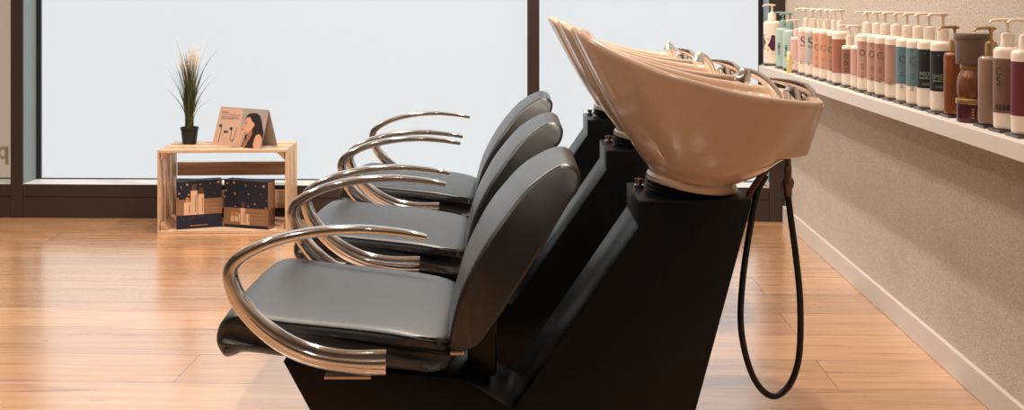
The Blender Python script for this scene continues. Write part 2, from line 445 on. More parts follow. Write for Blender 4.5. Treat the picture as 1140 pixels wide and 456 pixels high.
def make_unit():
    root = empty('backwash_unit')
    # --- black moulded base: seat beam, notch and raked column
    dn = 2.242
    P = L2([(315, 403), (516, 421.5), (571, 455), (711, 253), (711, 224), (838, 222)], dn)
    zr = P[5]; A = P[0]
    prof = [A, P[1], P[2], P[3], P[4], (zr[0]-.004, zr[1]), (zr[0], zr[1]-.006), (.343, 0.0), (-.325, 0.0)]
    bm = bmesh.new(); extrude_profile(bm, prof, [-.118, .118], bev=.005, seg=2)
    obj('base', bm, M['shell'], root, angle=30)
    # --- seat cushion
    sp = [(-.594, .360), (-.612, .378), (-.616, .400), (-.608, .425), (-.590, .443), (-.562, .4525), (-.52, .4495), (-.456, .441), (-.35, .4305), (-.248, .4185),
          (-.16, .4015), (-.135, .393), (-.122, .380), (-.118, .36), (-.122, .340), (-.147, .331), (-.22, .338), (-.34, .352), (-.475, .366), (-.545, .374), (-.572, .366)]
    sp = [(p.x, p.y) for p in catmull([(x, z, 0) for x, z in sp], 3, True)]
    def sfn(c):
        t = (c.x + .616)/.498
        q1 = min(1, max(0, (.22-t)/.22)); q2 = min(1, max(0, (t-.86)/.14))
        w = 1 - .09*q1**2.2 - .32*(1 - math.sqrt(1 - .96*q2*q2))
        y = c.y*w; crown = .010*(1-(c.y/.245)**2) - .006*(1 - min(1, abs(c.y)/.2))*0
        return Vector((c.x, y, c.z + (crown if c.z > .375 else 0)))
    ys = [-.245 + .49*k/12 for k in range(13)]
    bm = bmesh.new(); extrude_profile(bm, sp, ys, sfn, bev=.020, seg=5)
    seat = obj('seat', bm, M['seat'], root, angle=60)
    # stitched seam round the top of the seat
    bm = bmesh.new()
    for sgn in (-1, 1):
        pts = []
        for x, z in [p for p in sp if p[1] > .392 and -.60 < p[0] < -.13]:
            c = sfn(Vector((x, sgn*.245, z)))
            pts.append(Vector((c.x, c.y - sgn*.0045, z - .0035)))
        pts.sort(key=lambda q: q.x)
        add_sweep(bm, pts, (.0018, .0018), seg=6)
    obj('piping', bm, M['seam'], seat)
    bm = bmesh.new(); add_box(bm, -.46, -.14, -.10, .10, .285, .345, bev=.006); obj('seat_bracket', bm, M['shell'], root)
    # --- backrest cushion
    fr = [(-.132, .374), (-.131, .395), (-.122, .44), (-.103, .505), (-.062, .585), (-.018, .647), (.022, .694), (.055, .720), (.085, .738), (.110, .747), (.132, .744), (.147, .727), (.140, .697),
          (.115, .667), (.0555, .575), (.0, .486), (-.046, .4155), (-.070, .382), (-.085, .372), (-.11, .369)]
    fr = [(p.x, p.y) for p in catmull([(x, z, 0) for x, z in fr], 3, True)]
    def bfn(c):
        t = min(1, (c.z - .37)/.378)
        w = 1 - .40*max(0, (t-.45)/.55)**2.0 - .10*max(0, (.2-t)/.2)**2
        q = (c.y/.235)
        bul = .010*(1-q*q)*(1 - .7*max(0, t)**2)
        n = Vector((-.86, 0, .5))
        front = c.x < interp([(0, -.10), (.5, -.02), (1, .13)], max(0, t))
        return Vector((c.x, c.y*w, c.z)) + (n*bul if front else Vector((0, 0, 0)))
    ys = [-.235 + .47*k/12 for k in range(13)]
    bm = bmesh.new(); extrude_profile(bm, fr, ys, bfn, bev=.010, seg=4)
    back = obj('backrest', bm, M['seat'], root, angle=60)
    bm = bmesh.new()
    for sgn in (-1, 1):
        pts = [Vector((x, 0, z)) for x, z in fr[3:27]]
        q = []
        for p_ in pts:
            c = bfn(Vector((p_.x, sgn*.235, p_.z))); q.append(Vector((c.x+.003, c.y - sgn*.004, c.z-.002)))
        add_sweep(bm, q, (.0018, .0018), seg=6)
    obj('piping', bm, M['seam'], back)
    bm = bmesh.new(); add_box(bm, -.130, -.098, -.205, .205, .358, .370, bev=.004); obj('hinge', bm, M['steel'], root)
    bm = bmesh.new(); add_box(bm, -.10, -.035, -.05, .05, .255, .42, bev=.01); obj('back_bracket', bm, M['shell'], root)
    # --- armrests
    ap = [(475, 264), (458, 260.5), (435, 257.5), (400, 255), (355, 257.5), (312, 266), (280, 278.5), (262, 291), (256.5, 303), (259, 318), (268, 338), (290, 364), (320, 386), (355, 400), (395, 406.5), (428, 408)]
    for sgn in (-1, 1):
        pts = []
        for i, (x, z) in enumerate(L2(ap, 2.064)):
            t = i/(len(ap)-1)
            pts.append(Vector((x, sgn*(.296 - .026*max(0, (t-.62)/.38)), z)))
        P3 = catmull(pts, 6)
        keys = [(0, (.0055, .009)), (.03, (.0075, .0115)), (.2, (.0095, .015)), (.42, (.0115, .0175)), (.52, (.0145, .018)), (.62, (.0185, .016)), (.75, (.0215, .014)), (.9, (.0235, .013)), (.97, (.0265, .013)), (1, (.0265, .0125))]
        bm = bmesh.new(); add_sweep(bm, P3, sweep_keys(P3, keys), side=(0, 1, 0), seg=20, power=2.5)
        arm = obj('armrest', bm, M['chrome'], root, angle=50)
        # raised rib along the flared lower half and the dark tip cap
        bm = bmesh.new()
        low = [p + Vector((0, sgn*.0125, 0)) for p in P3[int(len(P3)*.60):]]
        add_sweep(bm, low, sweep_keys(low, [(0, (.002, .002)), (.4, (.006, .005)), (1, (.0105, .006))]), side=(0, 1, 0), seg=12)
        obj('rib', bm, M['chrome'], arm)
        e = P3[-1]
        bm = bmesh.new(); add_box(bm, e.x-.125, e.x-.03, min(e.y-sgn*.155, e.y+sgn*.004), max(e.y-sgn*.155, e.y+sgn*.004), e.z-.0335, e.z-.0255, bev=.0015)
        obj('arm_bracket', bm, M['steel'], root)
    # --- basin and its joint
    bas = obj('basin', basin_mesh(), M['ceramic'], root, angle=180, subsurf=1)
    bm = bmesh.new()
    pr = [(.0, -.02), (.112, -.02)]
    for k in range(4): pr += [(.116, -.018+k*.011), (.122, -.0135+k*.011), (.110, -.0085+k*.011)]
    pr += [(.10, .028), (0, .028)]
    add_lathe(bm, pr, 36, M=Matrix.Translation((.405, 0, .674)) @ Matrix.Rotation(R(8), 4, 'Y') @ Matrix.Diagonal((.84, .93, .80, 1)))
    obj('bellows', bm, M['rubber'], root, angle=60)
    # bolt by the joint on the column top
    bm = bmesh.new(); add_lathe(bm, [(0, 0), (.012, 0), (.012, .006), (.008, .008), (.008, .014), (.010, .015), (.010, .020), (0, .021)], 12, c=(.296, .05, .664)); obj('bolt', bm, M['chrome'], root)
    # drain inside the bowl
    bm = bmesh.new(); add_lathe(bm, [(0, .004), (.02, .004), (.028, .002), (.03, 0), (0, -.004)], 24, c=(.45, 0, .7375)); obj('drain', bm, M['chrome'], bas)
    # --- mixer tap on the rear deck
    tap = None
    bm = bmesh.new()
    add_lathe(bm, [(0, -.012), (.027, -.012), (.027, -.004), (.021, 0), (.020, .026), (.017, .032), (0, .034)], 24, M=Matrix.Translation((.645, 0, .868)) @ Matrix.Rotation(R(-14), 4, 'Y'))
    tap = obj('mixer_tap', bm, M['chrome'], root, angle=50)
    bm = bmesh.new()
    P3 = catmull([(.682, 0, .872), (.679, 0, .888), (.664, 0, .9005), (.640, 0, .909), (.612, 0, .9155), (.583, 0, .9205)], 6)
    add_sweep(bm, P3, sweep_keys(P3, [(0, (.012, .022)), (.3, (.014, .023)), (.6, (.009, .017)), (1, (.003, .009))]), side=(0, 1, 0), seg=16, power=2.6)
    obj('lever', bm, M['chrome'], tap, angle=60)
    # --- hand spray in its holder (own origin: turns about the holder)
    sp_ = empty('spray_handset'); sp_.parent = root; sp_.location = (.598, -.045, .868)
    bm = bmesh.new()
    P3 = catmull([(.004, 0, -.02), (.0, 0, .004), (-.012, 0, .030), (-.032, 0, .052), (-.054, 0, .066), (-.072, 0, .071)], 6)
    add_sweep(bm, P3, sweep_keys(P3, [(0, (.010, .011)), (.3, (.0115, .0125)), (.75, (.010, .012)), (1, (.0085, .0105))]), side=(0, 1, 0), seg=16, power=2.2)
    obj('handle', bm, M['chrome'], sp_, angle=60)
    bm = bmesh.new()
    add_lathe(bm, [(0, .014), (.010, .013), (.0145, .006), (.0155, -.004), (.0175, -.008), (.0175, -.020), (.0145, -.022), (0, -.022)], 20,
              M=Matrix.Translation((-.076, 0, .066)) @ Matrix.Rotation(R(22), 4, 'Y'))
    obj('spray_head', bm, M['chrome'], sp_, angle=40)
    bm = bmesh.new(); add_lathe(bm, [(0, -.030), (.019, -.030), (.019, -.004), (.015, 0), (0, 0)], 20); obj('holder', bm, M['chrome'], sp_, angle=40)
    return root, sp_
def copy_tree(o, parent=None):
    c = o.copy(); C.objects.link(c)
    if parent: c.parent = parent
    for ch in [x for x in bpy.data.objects if x.parent == o]: copy_tree(ch, c)
    return c
unit, spray = make_unit()
copies = [unit, copy_tree(unit), copy_tree(unit)]
ul = ['nearest black wash chair with tan basin and hanging black hose loop', 'middle wash chair of three, between the nearest one and the farthest one',
      'farthest wash chair of three, closest to the frosted window']
for i, u_ in enumerate(copies):
    u_.location = cam2room(0, D0 + PITCH*i, 0); u_.rotation_euler = (0, 0, TH)
    tag(u_, ul[i], 'wash chair', 'salon wash chairs in a row')
    s = [c for c in u_.children if c.name.startswith('spray_handset')][0]
    s.rotation_euler = (0, 0, R((0, 48, 70)[i]))
# hoses of the nearest unit
bm = bmesh.new()
hp = [(877, 216), (880, 240), (886, 285), (890.5, 330), (891, 375), (888, 405), (879, 428), (865, 440), (852, 437), (839, 420), (829, 390), (824.5, 355), (827, 310), (834, 260), (843, 215), (853, 195)]
P3 = catmull([Vector((x, -.03, z)) for x, z in L2(hp, D0-.03)], 8)
add_sweep(bm, P3, (.0072, .0072), seg=12)
hose = obj('hose', bm, M['rubber'], unit, angle=180)
bm = bmesh.new(); c = L2([(877, 172), (877, 216)], D0-.03); hx = c[0][0]; z0 = c[1][1]; z1 = c[0][1]
add_lathe(bm, [(0, z0-.004), (.0095, z0-.004), (.0095, z0+.012), (.012, z0+.016), (.0145, z0+.026), (.012, z0+.035), (.0085, z0+.038), (.0085, z0+.06), (.0095, z0+.062), (.0075, z0+.066), (.0075, z1+.02), (0, z1+.02)], 16, c=(hx, -.03, 0))
obj('hose_connector', bm, M['brass'], hose, angle=50)
for k in (0, 1):
    bm = bmesh.new()
    P3 = catmull([Vector((x, -.045 + .02*k, z)) for x, z in L2([(826+5*k, 232), (834+5*k, 216), (845+5*k, 199), (856+5*k, 183), (866+4*k, 172)], D0-.045)], 6)
    add_sweep(bm, P3, (.0072, .0072), seg=10); obj('supply_hose', bm, M['hosebrown'], unit, angle=180)

# ------------------------------------------------------------------ shelf
XS = 1.05; ZT = H - .297*XS*math.cos(TH)
ZT = H - .2965*XS
bm = bmesh.new(); add_box(bm, XS, XW, .9, 4.965, ZT-.042, ZT, bev=.002)
tag(obj('wall_shelf', bm, M['white_paint'], smooth=False), 'long white shelf on the beige plaster wall holding a row of bottles', 'shelf')

# ------------------------------------------------------------------ bottles
_mc = {}
def cmat(rgb, rough=.38, metal=0.0, spec=.5):
    k = (rgb, rough, metal)
    if k not in _mc: _mc[k] = mat('tone_%d_%d_%d' % rgb, srgb(*rgb), rough, metal, noise=.03, nscale=60, spec=spec)
    return _mc[k]
WHITE = (238, 222, 206)
def on_cyl(r, ang0, z0):
    """text plane (x right, y up) wrapped on a cylinder; ang0 = azimuth of x=0"""
    def f(v):
        a = ang0 + v.x/r
        return Vector((r*math.cos(a), r*math.sin(a), z0 + v.y))
    return f
def bottle(u, r, vs_, vp, label, body=WHITE, band=None, br=(.22, .86), pump=None, marks=None, ink=(90, 60, 55), X=1.108, sh=.16, riser=True, nozzle=1, mrough=.36, metal=0.0, cat='bottle', name='pump_bottle', neckmat=None):
    Y = X / slope_u(u); d = camdepth(X, Y)
    zb = ZT + (.0075 if riser else .0)
    hs_ = H - vs_*d/F - zb; hp_ = H - vp*d/F - zb
    o = empty(name, (X, Y, zb)); tag(o, label, cat, 'bottles on the wall shelf')
    rn = r*.42
    bm = bmesh.new()
    prof = [(0, 0), (r*.86, 0), (r*.97, .004), (r, .012), (r, hs_-sh*.2)]
    s0 = hs_ - r*.42
    prof = [(0, 0), (r*.88, 0), (r*.97, .003), (r, .010), (r, s0), (r*.985, s0+r*.16), (r*.90, s0+r*.31), (r*.74, s0+r*.40), (rn*1.1, hs_), (rn, hs_+.004), (0, hs_+.004)]
    add_lathe(bm, prof, 36); obj('body', bm, cmat(body, mrough, metal), o, angle=50)
    if band:
        z0, z1 = hs_*br[0], min(hs_*br[1], s0)
        bm = bmesh.new(); add_lathe(bm, [(r-.001, z0), (r+.0005, z0), (r+.0005, z1), (r-.001, z1)], 40, close=False)
        lb = obj('label_band', bm, cmat(band, .45), o, angle=50)
    else: lb = o; z0, z1 = hs_*.2, s0
    if marks:
        bm = bmesh.new(); rr = r + .0011
        for mk in marks:
            if mk[0] == 't':          # text: (t, string, size, azimuth deg, height fraction, vertical?)
                v, p = text_mesh(mk[1], mk[2])
                fn = on_cyl(rr, R(mk[3]), hs_*mk[4])
                if len(mk) > 5 and mk[5]: fn0 = fn; fn = lambda q, g_=fn0: g_(Vector((-q.y, q.x, 0)))
                add_polys(bm, v, p, fn)
            elif mk[0] == 'l':        # little line: azimuth, height fraction, width, height
                fn = on_cyl(rr, R(mk[1]), hs_*mk[2])
                n = 5
                for k in range(n):
                    a = -mk[3]/2 + mk[3]*k/n
                    add_flat(bm, rect(a, -mk[4]/2, a+mk[3]/n, mk[4]/2), fn)
            elif mk[0] == 'p':        # polygon of (x,y) points
                fn = on_cyl(rr, R(mk[1]), hs_*mk[2]); add_flat(bm, mk[3], fn)
        obj('lettering', bm, cmat(ink, .5), lb, smooth=False)
    if vp is not None and nozzle:
        pc = cmat(pump or body, .35) if not neckmat else neckmat
        t = hp_ - hs_
        bm = bmesh.new()
        add_lathe(bm, [(0, 0), (rn*1.15, 0), (rn*1.15, t*.34), (rn*1.0, t*.42), (rn*.45, t*.46), (rn*.45, t*.50), (0, t*.50)], 24, c=(0, 0, hs_+.003))
        pm = obj('pump', bm, pc, o, angle=40)
        bm = bmesh.new()
        add_lathe(bm, [(0, t*.45), (rn*.32, t*.45), (rn*.30, t*.82), (rn*.62, t*.90), (rn*.62, t*.985), (rn*.4, t), (0, t)], 20, c=(0, 0, hs_))
        az = R(188 + nozzle*4)
        P3 = [Vector((q*math.cos(az), q*math.sin(az), hs_ + zz)) for q, zz in ((-rn*.9, t*.925), (0, t*.945), (.022, t*.95), (.040, t*.93), (.047, t*.85))]
        P3 = catmull(P3, 4)
        add_sweep(bm, P3, sweep_keys(P3, [(0, (.0035, rn*.45)), (.3, (.0045, rn*.5)), (.8, (.0035, .005)), (1, (.003, .004))]), side=(math.sin(az), -math.cos(az), 0), seg=10)
        obj('pump_head', bm, pc, pm, angle=50)
    if riser:
        bm = bmesh.new(); add_box(bm, -r*1.06, r*.9, -r*1.02, r*1.02, -.0073, -.0003, bev=.001)
        rs = obj('bottle_stand', bm, M['acrylic'], None, smooth=False); rs.location = o.location
        tag(rs, 'clear acrylic tile under the ' + SHORT(label), 'stand', 'clear tiles under the bottles')
    return o
def SHORT(l):
    w = l.split(' ')
    return ' '.join(w[:11])
AZ = 222            # azimuth the printed fronts face (towards the aisle, a little towards the viewer)
vl = lambda: [('t', 'l', .012, AZ, .30), ('l', AZ, .24, .010, .0012), ('l', AZ, .22, .012, .0012), ('l', AZ, .26, .008, .0012)]
x_mark = [('p', AZ+8, .50, [(-.030, .036), (-.016, .040), (.004, .014), (.020, .036), (.034, .034), (.016, .0), (.034, -.036), (.020, -.040), (.002, -.016), (-.018, -.034), (-.032, -.030), (-.012, .0)])]
b1 = bottle(859.5, .040, 23, 4.5, 'wide white pump bottle with a purple cross print at the far shelf end', marks=x_mark, ink=(78, 32, 62), pump=(240, 226, 212), br=(.1, .9))
bm = bmesh.new(); fn = on_cyl(.0407, R(AZ+8), .2*.5)
add_flat(bm, [(-.030, -.045), (.0, -.020), (.030, -.046), (.020, -.052), (.0, -.036), (-.020, -.050)], fn); add_flat(bm, [(-.006, .022), (.006, .022), (0, .006)], fn)
obj('orange_print', bm, cmat((232, 168, 70), .5), b1, smooth=False)
MINT = (172, 194, 184)
scrib = lambda: [('l', AZ, .60-.035*k, .016-.004*(k % 3), .0022) for k in range(9) if k not in (3,)] + [('p', AZ, .52, [(-.008, -.010), (-.004, .012), (.0, -.004), (.004, .010), (.009, -.008), (.005, .0), (.0, -.010), (-.004, .002)])]
bottle(871.5, .030, 31, 13, 'farther mint green pump bottle with dark script, beside the white one', body=MINT, marks=scrib(), ink=(60, 72, 70), pump=(138, 168, 160))
bottle(879.5, .030, 33, 14, 'nearer mint green pump bottle with dark script, behind a tiny yellow bottle', body=(178, 200, 190), marks=scrib(), ink=(60, 72, 70), pump=(138, 168, 160))
# tiny yellow bottle, no pump
def small_vial():
    X = 1.066; Y = X/slope_u(878.5); d = camdepth(X, Y); o = empty('small_bottle', (X, Y, ZT))
    tag(o, 'tiny pale yellow bottle in front of the mint green pair', 'bottle', 'bottles on the wall shelf')
    h = H - 57.5*d/F - ZT
    bm = bmesh.new(); add_lathe(bm, [(0, 0), (.0095, 0), (.0105, .002), (.0105, h*.74), (.0085, h*.78), (0, h*.78)], 24); obj('body', bm, cmat((226, 206, 140), .4), o, angle=50)
    bm = bmesh.new(); add_lathe(bm, [(0, h*.78), (.0095, h*.78), (.0095, h*.98), (.008, h), (0, h)], 24); obj('cap', bm, cmat((240, 228, 190), .4), o, angle=50)
    bm = bmesh.new()
    for k in range(3): add_flat(bm, rect(-.003, -.001, .003, .001), on_cyl(.0109, R(AZ), h*(.3+.12*k)))
    obj('lettering', bm, cmat((120, 108, 60), .5), o, smooth=False)
small_vial()
bottle(886.5, .0245, 41, 21.5, 'short pink pump bottle beside the tiny yellow bottle', body=(236, 208, 198), band=(216, 176, 168), br=(.33, .95), marks=vl(), ink=(150, 100, 100))
bottle(897, .031, 30, 8.5, 'white pump bottle with pink label and purple S', band=(218, 184, 172), br=(.25, .90), marks=[('t', 'S', .058, AZ+14, .68)] + vl(), ink=(92, 36, 78))
bottle(905, .031, 31, 9, 'white pump bottle with grey label and large green S', band=(190, 182, 172), br=(.25, .90), marks=[('t', 'S', .062, AZ+18, .68)] + vl(), ink=(40, 88, 66))
cm = lambda ch, **k: [('t', ch, .034, AZ, .62), ('t', ch, .014, AZ-2, .80), ('l', AZ, .42, .012, .0016), ('l', AZ, .38, .008, .0016)] + vl()
bottle(914, .031, 32, 9.5, 'farther peach label pump bottle marked C, beside the green S bottle', band=(214, 160, 128), br=(.22, .91), marks=cm('C'), ink=(150, 92, 70))
bottle(921, .031, 32.5, 9.7, 'nearer peach label pump bottle marked C, before the brown label ones', band=(214, 160, 128), br=(.22, .91), marks=cm('C'), ink=(150, 92, 70))
bottle(930, .030, 34, 10, 'narrow white pump bottle with brown label and dark O', band=(176, 128, 100), br=(.22, .90), marks=cm('O'), ink=(84, 52, 42))
bottle(937, .034, 34, 10.2, 'wide white pump bottle with plain reddish brown label', band=(168, 110, 86), br=(.20, .84))
bottle(946, .027, 50, 27.5, 'short white pump bottle with dark brown label', band=(142, 100, 80), br=(.30, .90), marks=[('t', 'C', .022, AZ, .72), ('t', 'O', .022, AZ, .56), ('l', AZ, .42, .012, .002), ('l', AZ, .36, .010, .002)], ink=(70, 44, 38))
bottle(956, .027, 50.5, 28, 'short white pump bottle with plain rose pink label', band=(206, 160, 146), br=(.30, .92))
T = lambda ch: [('t', ch, .030, AZ, .66), ('t', ch, .012, AZ-2, .82), ('l', AZ, .46, .010, .0016), ('l', AZ, .42, .012, .0016), ('l', AZ, .38, .008, .0016)] + vl()
bottle(965.5, .032, 37, 12, 'tall rosy beige label pump bottle marked O beside the short pink one', band=(190, 148, 130), br=(.23, .86), marks=T('O'), ink=(96, 64, 62), nozzle=2)
bottle(976.5, .032, 38, 12.2, 'tall rosy beige label pump bottle second after the short pink one', band=(186, 144, 126), br=(.23, .86), marks=T('O'), ink=(100, 68, 64))
bottle(985.5, .032, 39, 12.5, 'tall brownish pink label pump bottle third after the short pink one', band=(172, 128, 114), br=(.23, .86), marks=T('C'), ink=(100, 68, 64), nozzle=2)
bottle(997.5, .032, 40, 12.7, 'tall brownish pink label pump bottle right beside the teal label bottles', band=(178, 138, 122), br=(.23, .86), marks=T('C')[1:2] + vl(), ink=(110, 76, 70))
bottle(1010, .032, 42, 13.2, 'teal label pump bottle beside the brownish pink label ones', band=(92, 122, 130), br=(.28, .86), marks=T('C'), ink=(52, 72, 78), nozzle=2)
bottle(1022, .032, 43, 13.6, 'teal label pump bottle beside the black label ones', band=(104, 128, 132), br=(.28, .86), marks=T('C'), ink=(56, 76, 80))
men = lambda s: [('t', s, .020, AZ+12, .49), ('l', AZ+12, .435, .042, .003), ('l', AZ+10, .36, .022, .0014), ('l', AZ+10, .34, .018, .0014), ('l', AZ+8, .80, .006, .002)]
bottle(1034.5, .032, 44, 14, 'farther of two black label pump bottles, lettered MEN, beside the teal ones', band=(30, 34, 38), br=(.29, .86), marks=men('MEN'), ink=(134, 150, 142), nozzle=2)
bb = bottle(1050, .033, 45.5, 14.2, 'nearer of two black label pump bottles, lettered MEN, beside the bronze bottle', band=(26, 30, 34), br=(.29, .86), marks=men('3MEN'), ink=(120, 144, 128))
GOLD = mat('soft_gold', srgb(176, 146, 104), .32, .7)
bottle(1063, .028, 58, 28.5, 'shiny amber bronze pump bottle behind the stack of jars', body=(138, 82, 48), mrough=.25, metal=.35, neckmat=GOLD, marks=[('l', AZ+10, .55-.05*k, .012, .0016) for k in range(5)], ink=(96, 58, 36))
# three jars stacked
JX = 1.108; JY = JX/slope_u(1083); jd = camdepth(JX, JY)
jz = lambda v: H - v*jd/F
def jar(z0, z1, r, label, body, rough, metal, lid, lidh, lid_r=1.03, shape='straight', name='jar', marks=False):
    o = empty(name, (JX, JY, z0)); tag(o, label, 'jar', 'jars stacked on the wall shelf'); h = z1 - z0
    bm = bmesh.new()
    if shape == 'straight': p = [(0, 0), (r*.95, 0), (r, .004), (r, h-lidh), (0, h-lidh)]
    elif shape == 'round': p = [(0, 0), (r*.86, 0), (r*.97, h*.12), (r, h*.32), (r*.99, h*.52), (r*.90, h*.68), (r*.76, h*.78), (r*.72, h-lidh), (0, h-lidh)]
    else: p = [(0, 0), (r*.93, 0), (r*.95, .003), (r*1.0, h-lidh), (0, h-lidh)]
    add_lathe(bm, p, 40); obj('body', bm, cmat(body, rough, metal), o, angle=40)
    lr = r*lid_r
    bm = bmesh.new(); add_lathe(bm, [(0, h-lidh), (lr*.98, h-lidh), (lr, h-lidh+.002), (lr, h-.003), (lr*.97, h-.0004), (0, h-.0004)], 40); obj('lid', bm, lid, o, angle=40)
    if marks:
        bm = bmesh.new(); fn = on_cyl(r+.0005, R(AZ+26), h*.42)
        for k in range(4): add_flat(bm, rect(-.003, -.013+.007*k, .003, -.009+.007*k), fn)
        for k in range(3): add_flat(bm, rect(.010+.003*k, -.012, .011+.003*k, .012), fn)
        obj('lettering', bm, cmat((170, 120, 80), .5), o, smooth=False)
    return o
zA, zB, zC_, zD = ZT, jz(109), jz(71), jz(37)
jar(zA, zB, .0385, 'burgundy jar with a gold lid at the bottom of the jar stack', (72, 26, 36), .3, 0, GOLD, .014, 1.07, marks=True)
jar(zB, zC_, .038, 'round shiny bronze jar in the middle of the jar stack', (128, 84, 58), .25, .4, GOLD, .013, .80, 'round')
jar(zC_, zD, .043, 'wide grey brown jar on top of the jar stack', (112, 92, 82), .4, 0, cmat((104, 84, 74), .42), .016, 1.04, 'tub')
bottle(1103.5, .030, 62, 29.5, 'smooth taupe pump bottle with gold pump beside the jar stack', body=(148, 122, 108), mrough=.3, metal=.15, neckmat=GOLD, riser=True)
bottle(1122, .0315, 52, 20.5, 'white pump bottle with dull brown label and barred print near the frame edge', band=(120, 90, 76), br=(.20, .86), marks=[('t', 'S', .03, AZ-14, .58), ('t', 'C', .026, AZ-14, .70)] + [('p', AZ+22, .27, rect(-.028+.009*k, -.007, -.022+.009*k, .007)) for k in range(6)], ink=(54, 40, 36))
bottle(1142.5, .032, 55, 20.5, 'white pump bottle with deep burgundy label, cut by the frame edge', band=(104, 40, 52), br=(.22, .86))

# ------------------------------------------------------------------ crate with its things
CW, CD, CH = .605, .30, .393
cang = TH + R(2.6)
crate = empty('wooden_crate', cam2room(xs(175, 4.862), 4.862), cang)
tag(crate, 'small pine slat crate on its side on the floor before the window', 'crate')
M['pine_x'] = wood('pine_along_x', srgb(200, 164, 132), srgb(228, 198, 168), 'x'); M['pine_z'] = wood('pine_upright', srgb(198, 160, 126), srgb(228, 196, 164), 'z'); M['pine_y'] = wood('pine_block', srgb(180, 136, 100), srgb(214, 172, 134), 'y')
T_ = .014
def board(x0, x1, y0, y1, z0, z1, m):
    bm = bmesh.new(); add_box(bm, x0, x1, y0, y1, z0, z1, bev=.0015, seg=1); return obj('board', bm, m, crate, smooth=False)
for k in range(3):
    y0 = .0 + k*.1105; y1 = y0 + .079
    board(0, CW, y0, y1, CH-T_, CH, M['pine_x']); board(0, CW, y0, y1, 0, T_, M['pine_x'])
    board(0, .009, y0+.001, y1, T_, CH-T_, M['pine_z']); board(CW-.009, CW, y0+.001, y1, T_, CH-T_, M['pine_z'])
board(T_, CW-T_, CD-T_, CD, .225, .292, M['pine_x']); board(T_, CW-T_, CD-T_, CD, .06, .15, M['pine_x'])
for cx_, sx_, cz_, sz_ in ((T_, 1, T_, 1), (T_, 1, CH-T_, -1), (CW-T_, -1, T_, 1), (CW-T_, -1, CH-T_, -1)):
    bm = bmesh.new(); q = .034
    extrude_profile(bm, [(cx_, cz_), (cx_+sx_*q, cz_), (cx_, cz_+sz_*q)], [.004, CD-T_])
    obj('corner_block', bm, M['pine_y'], crate, smooth=False)

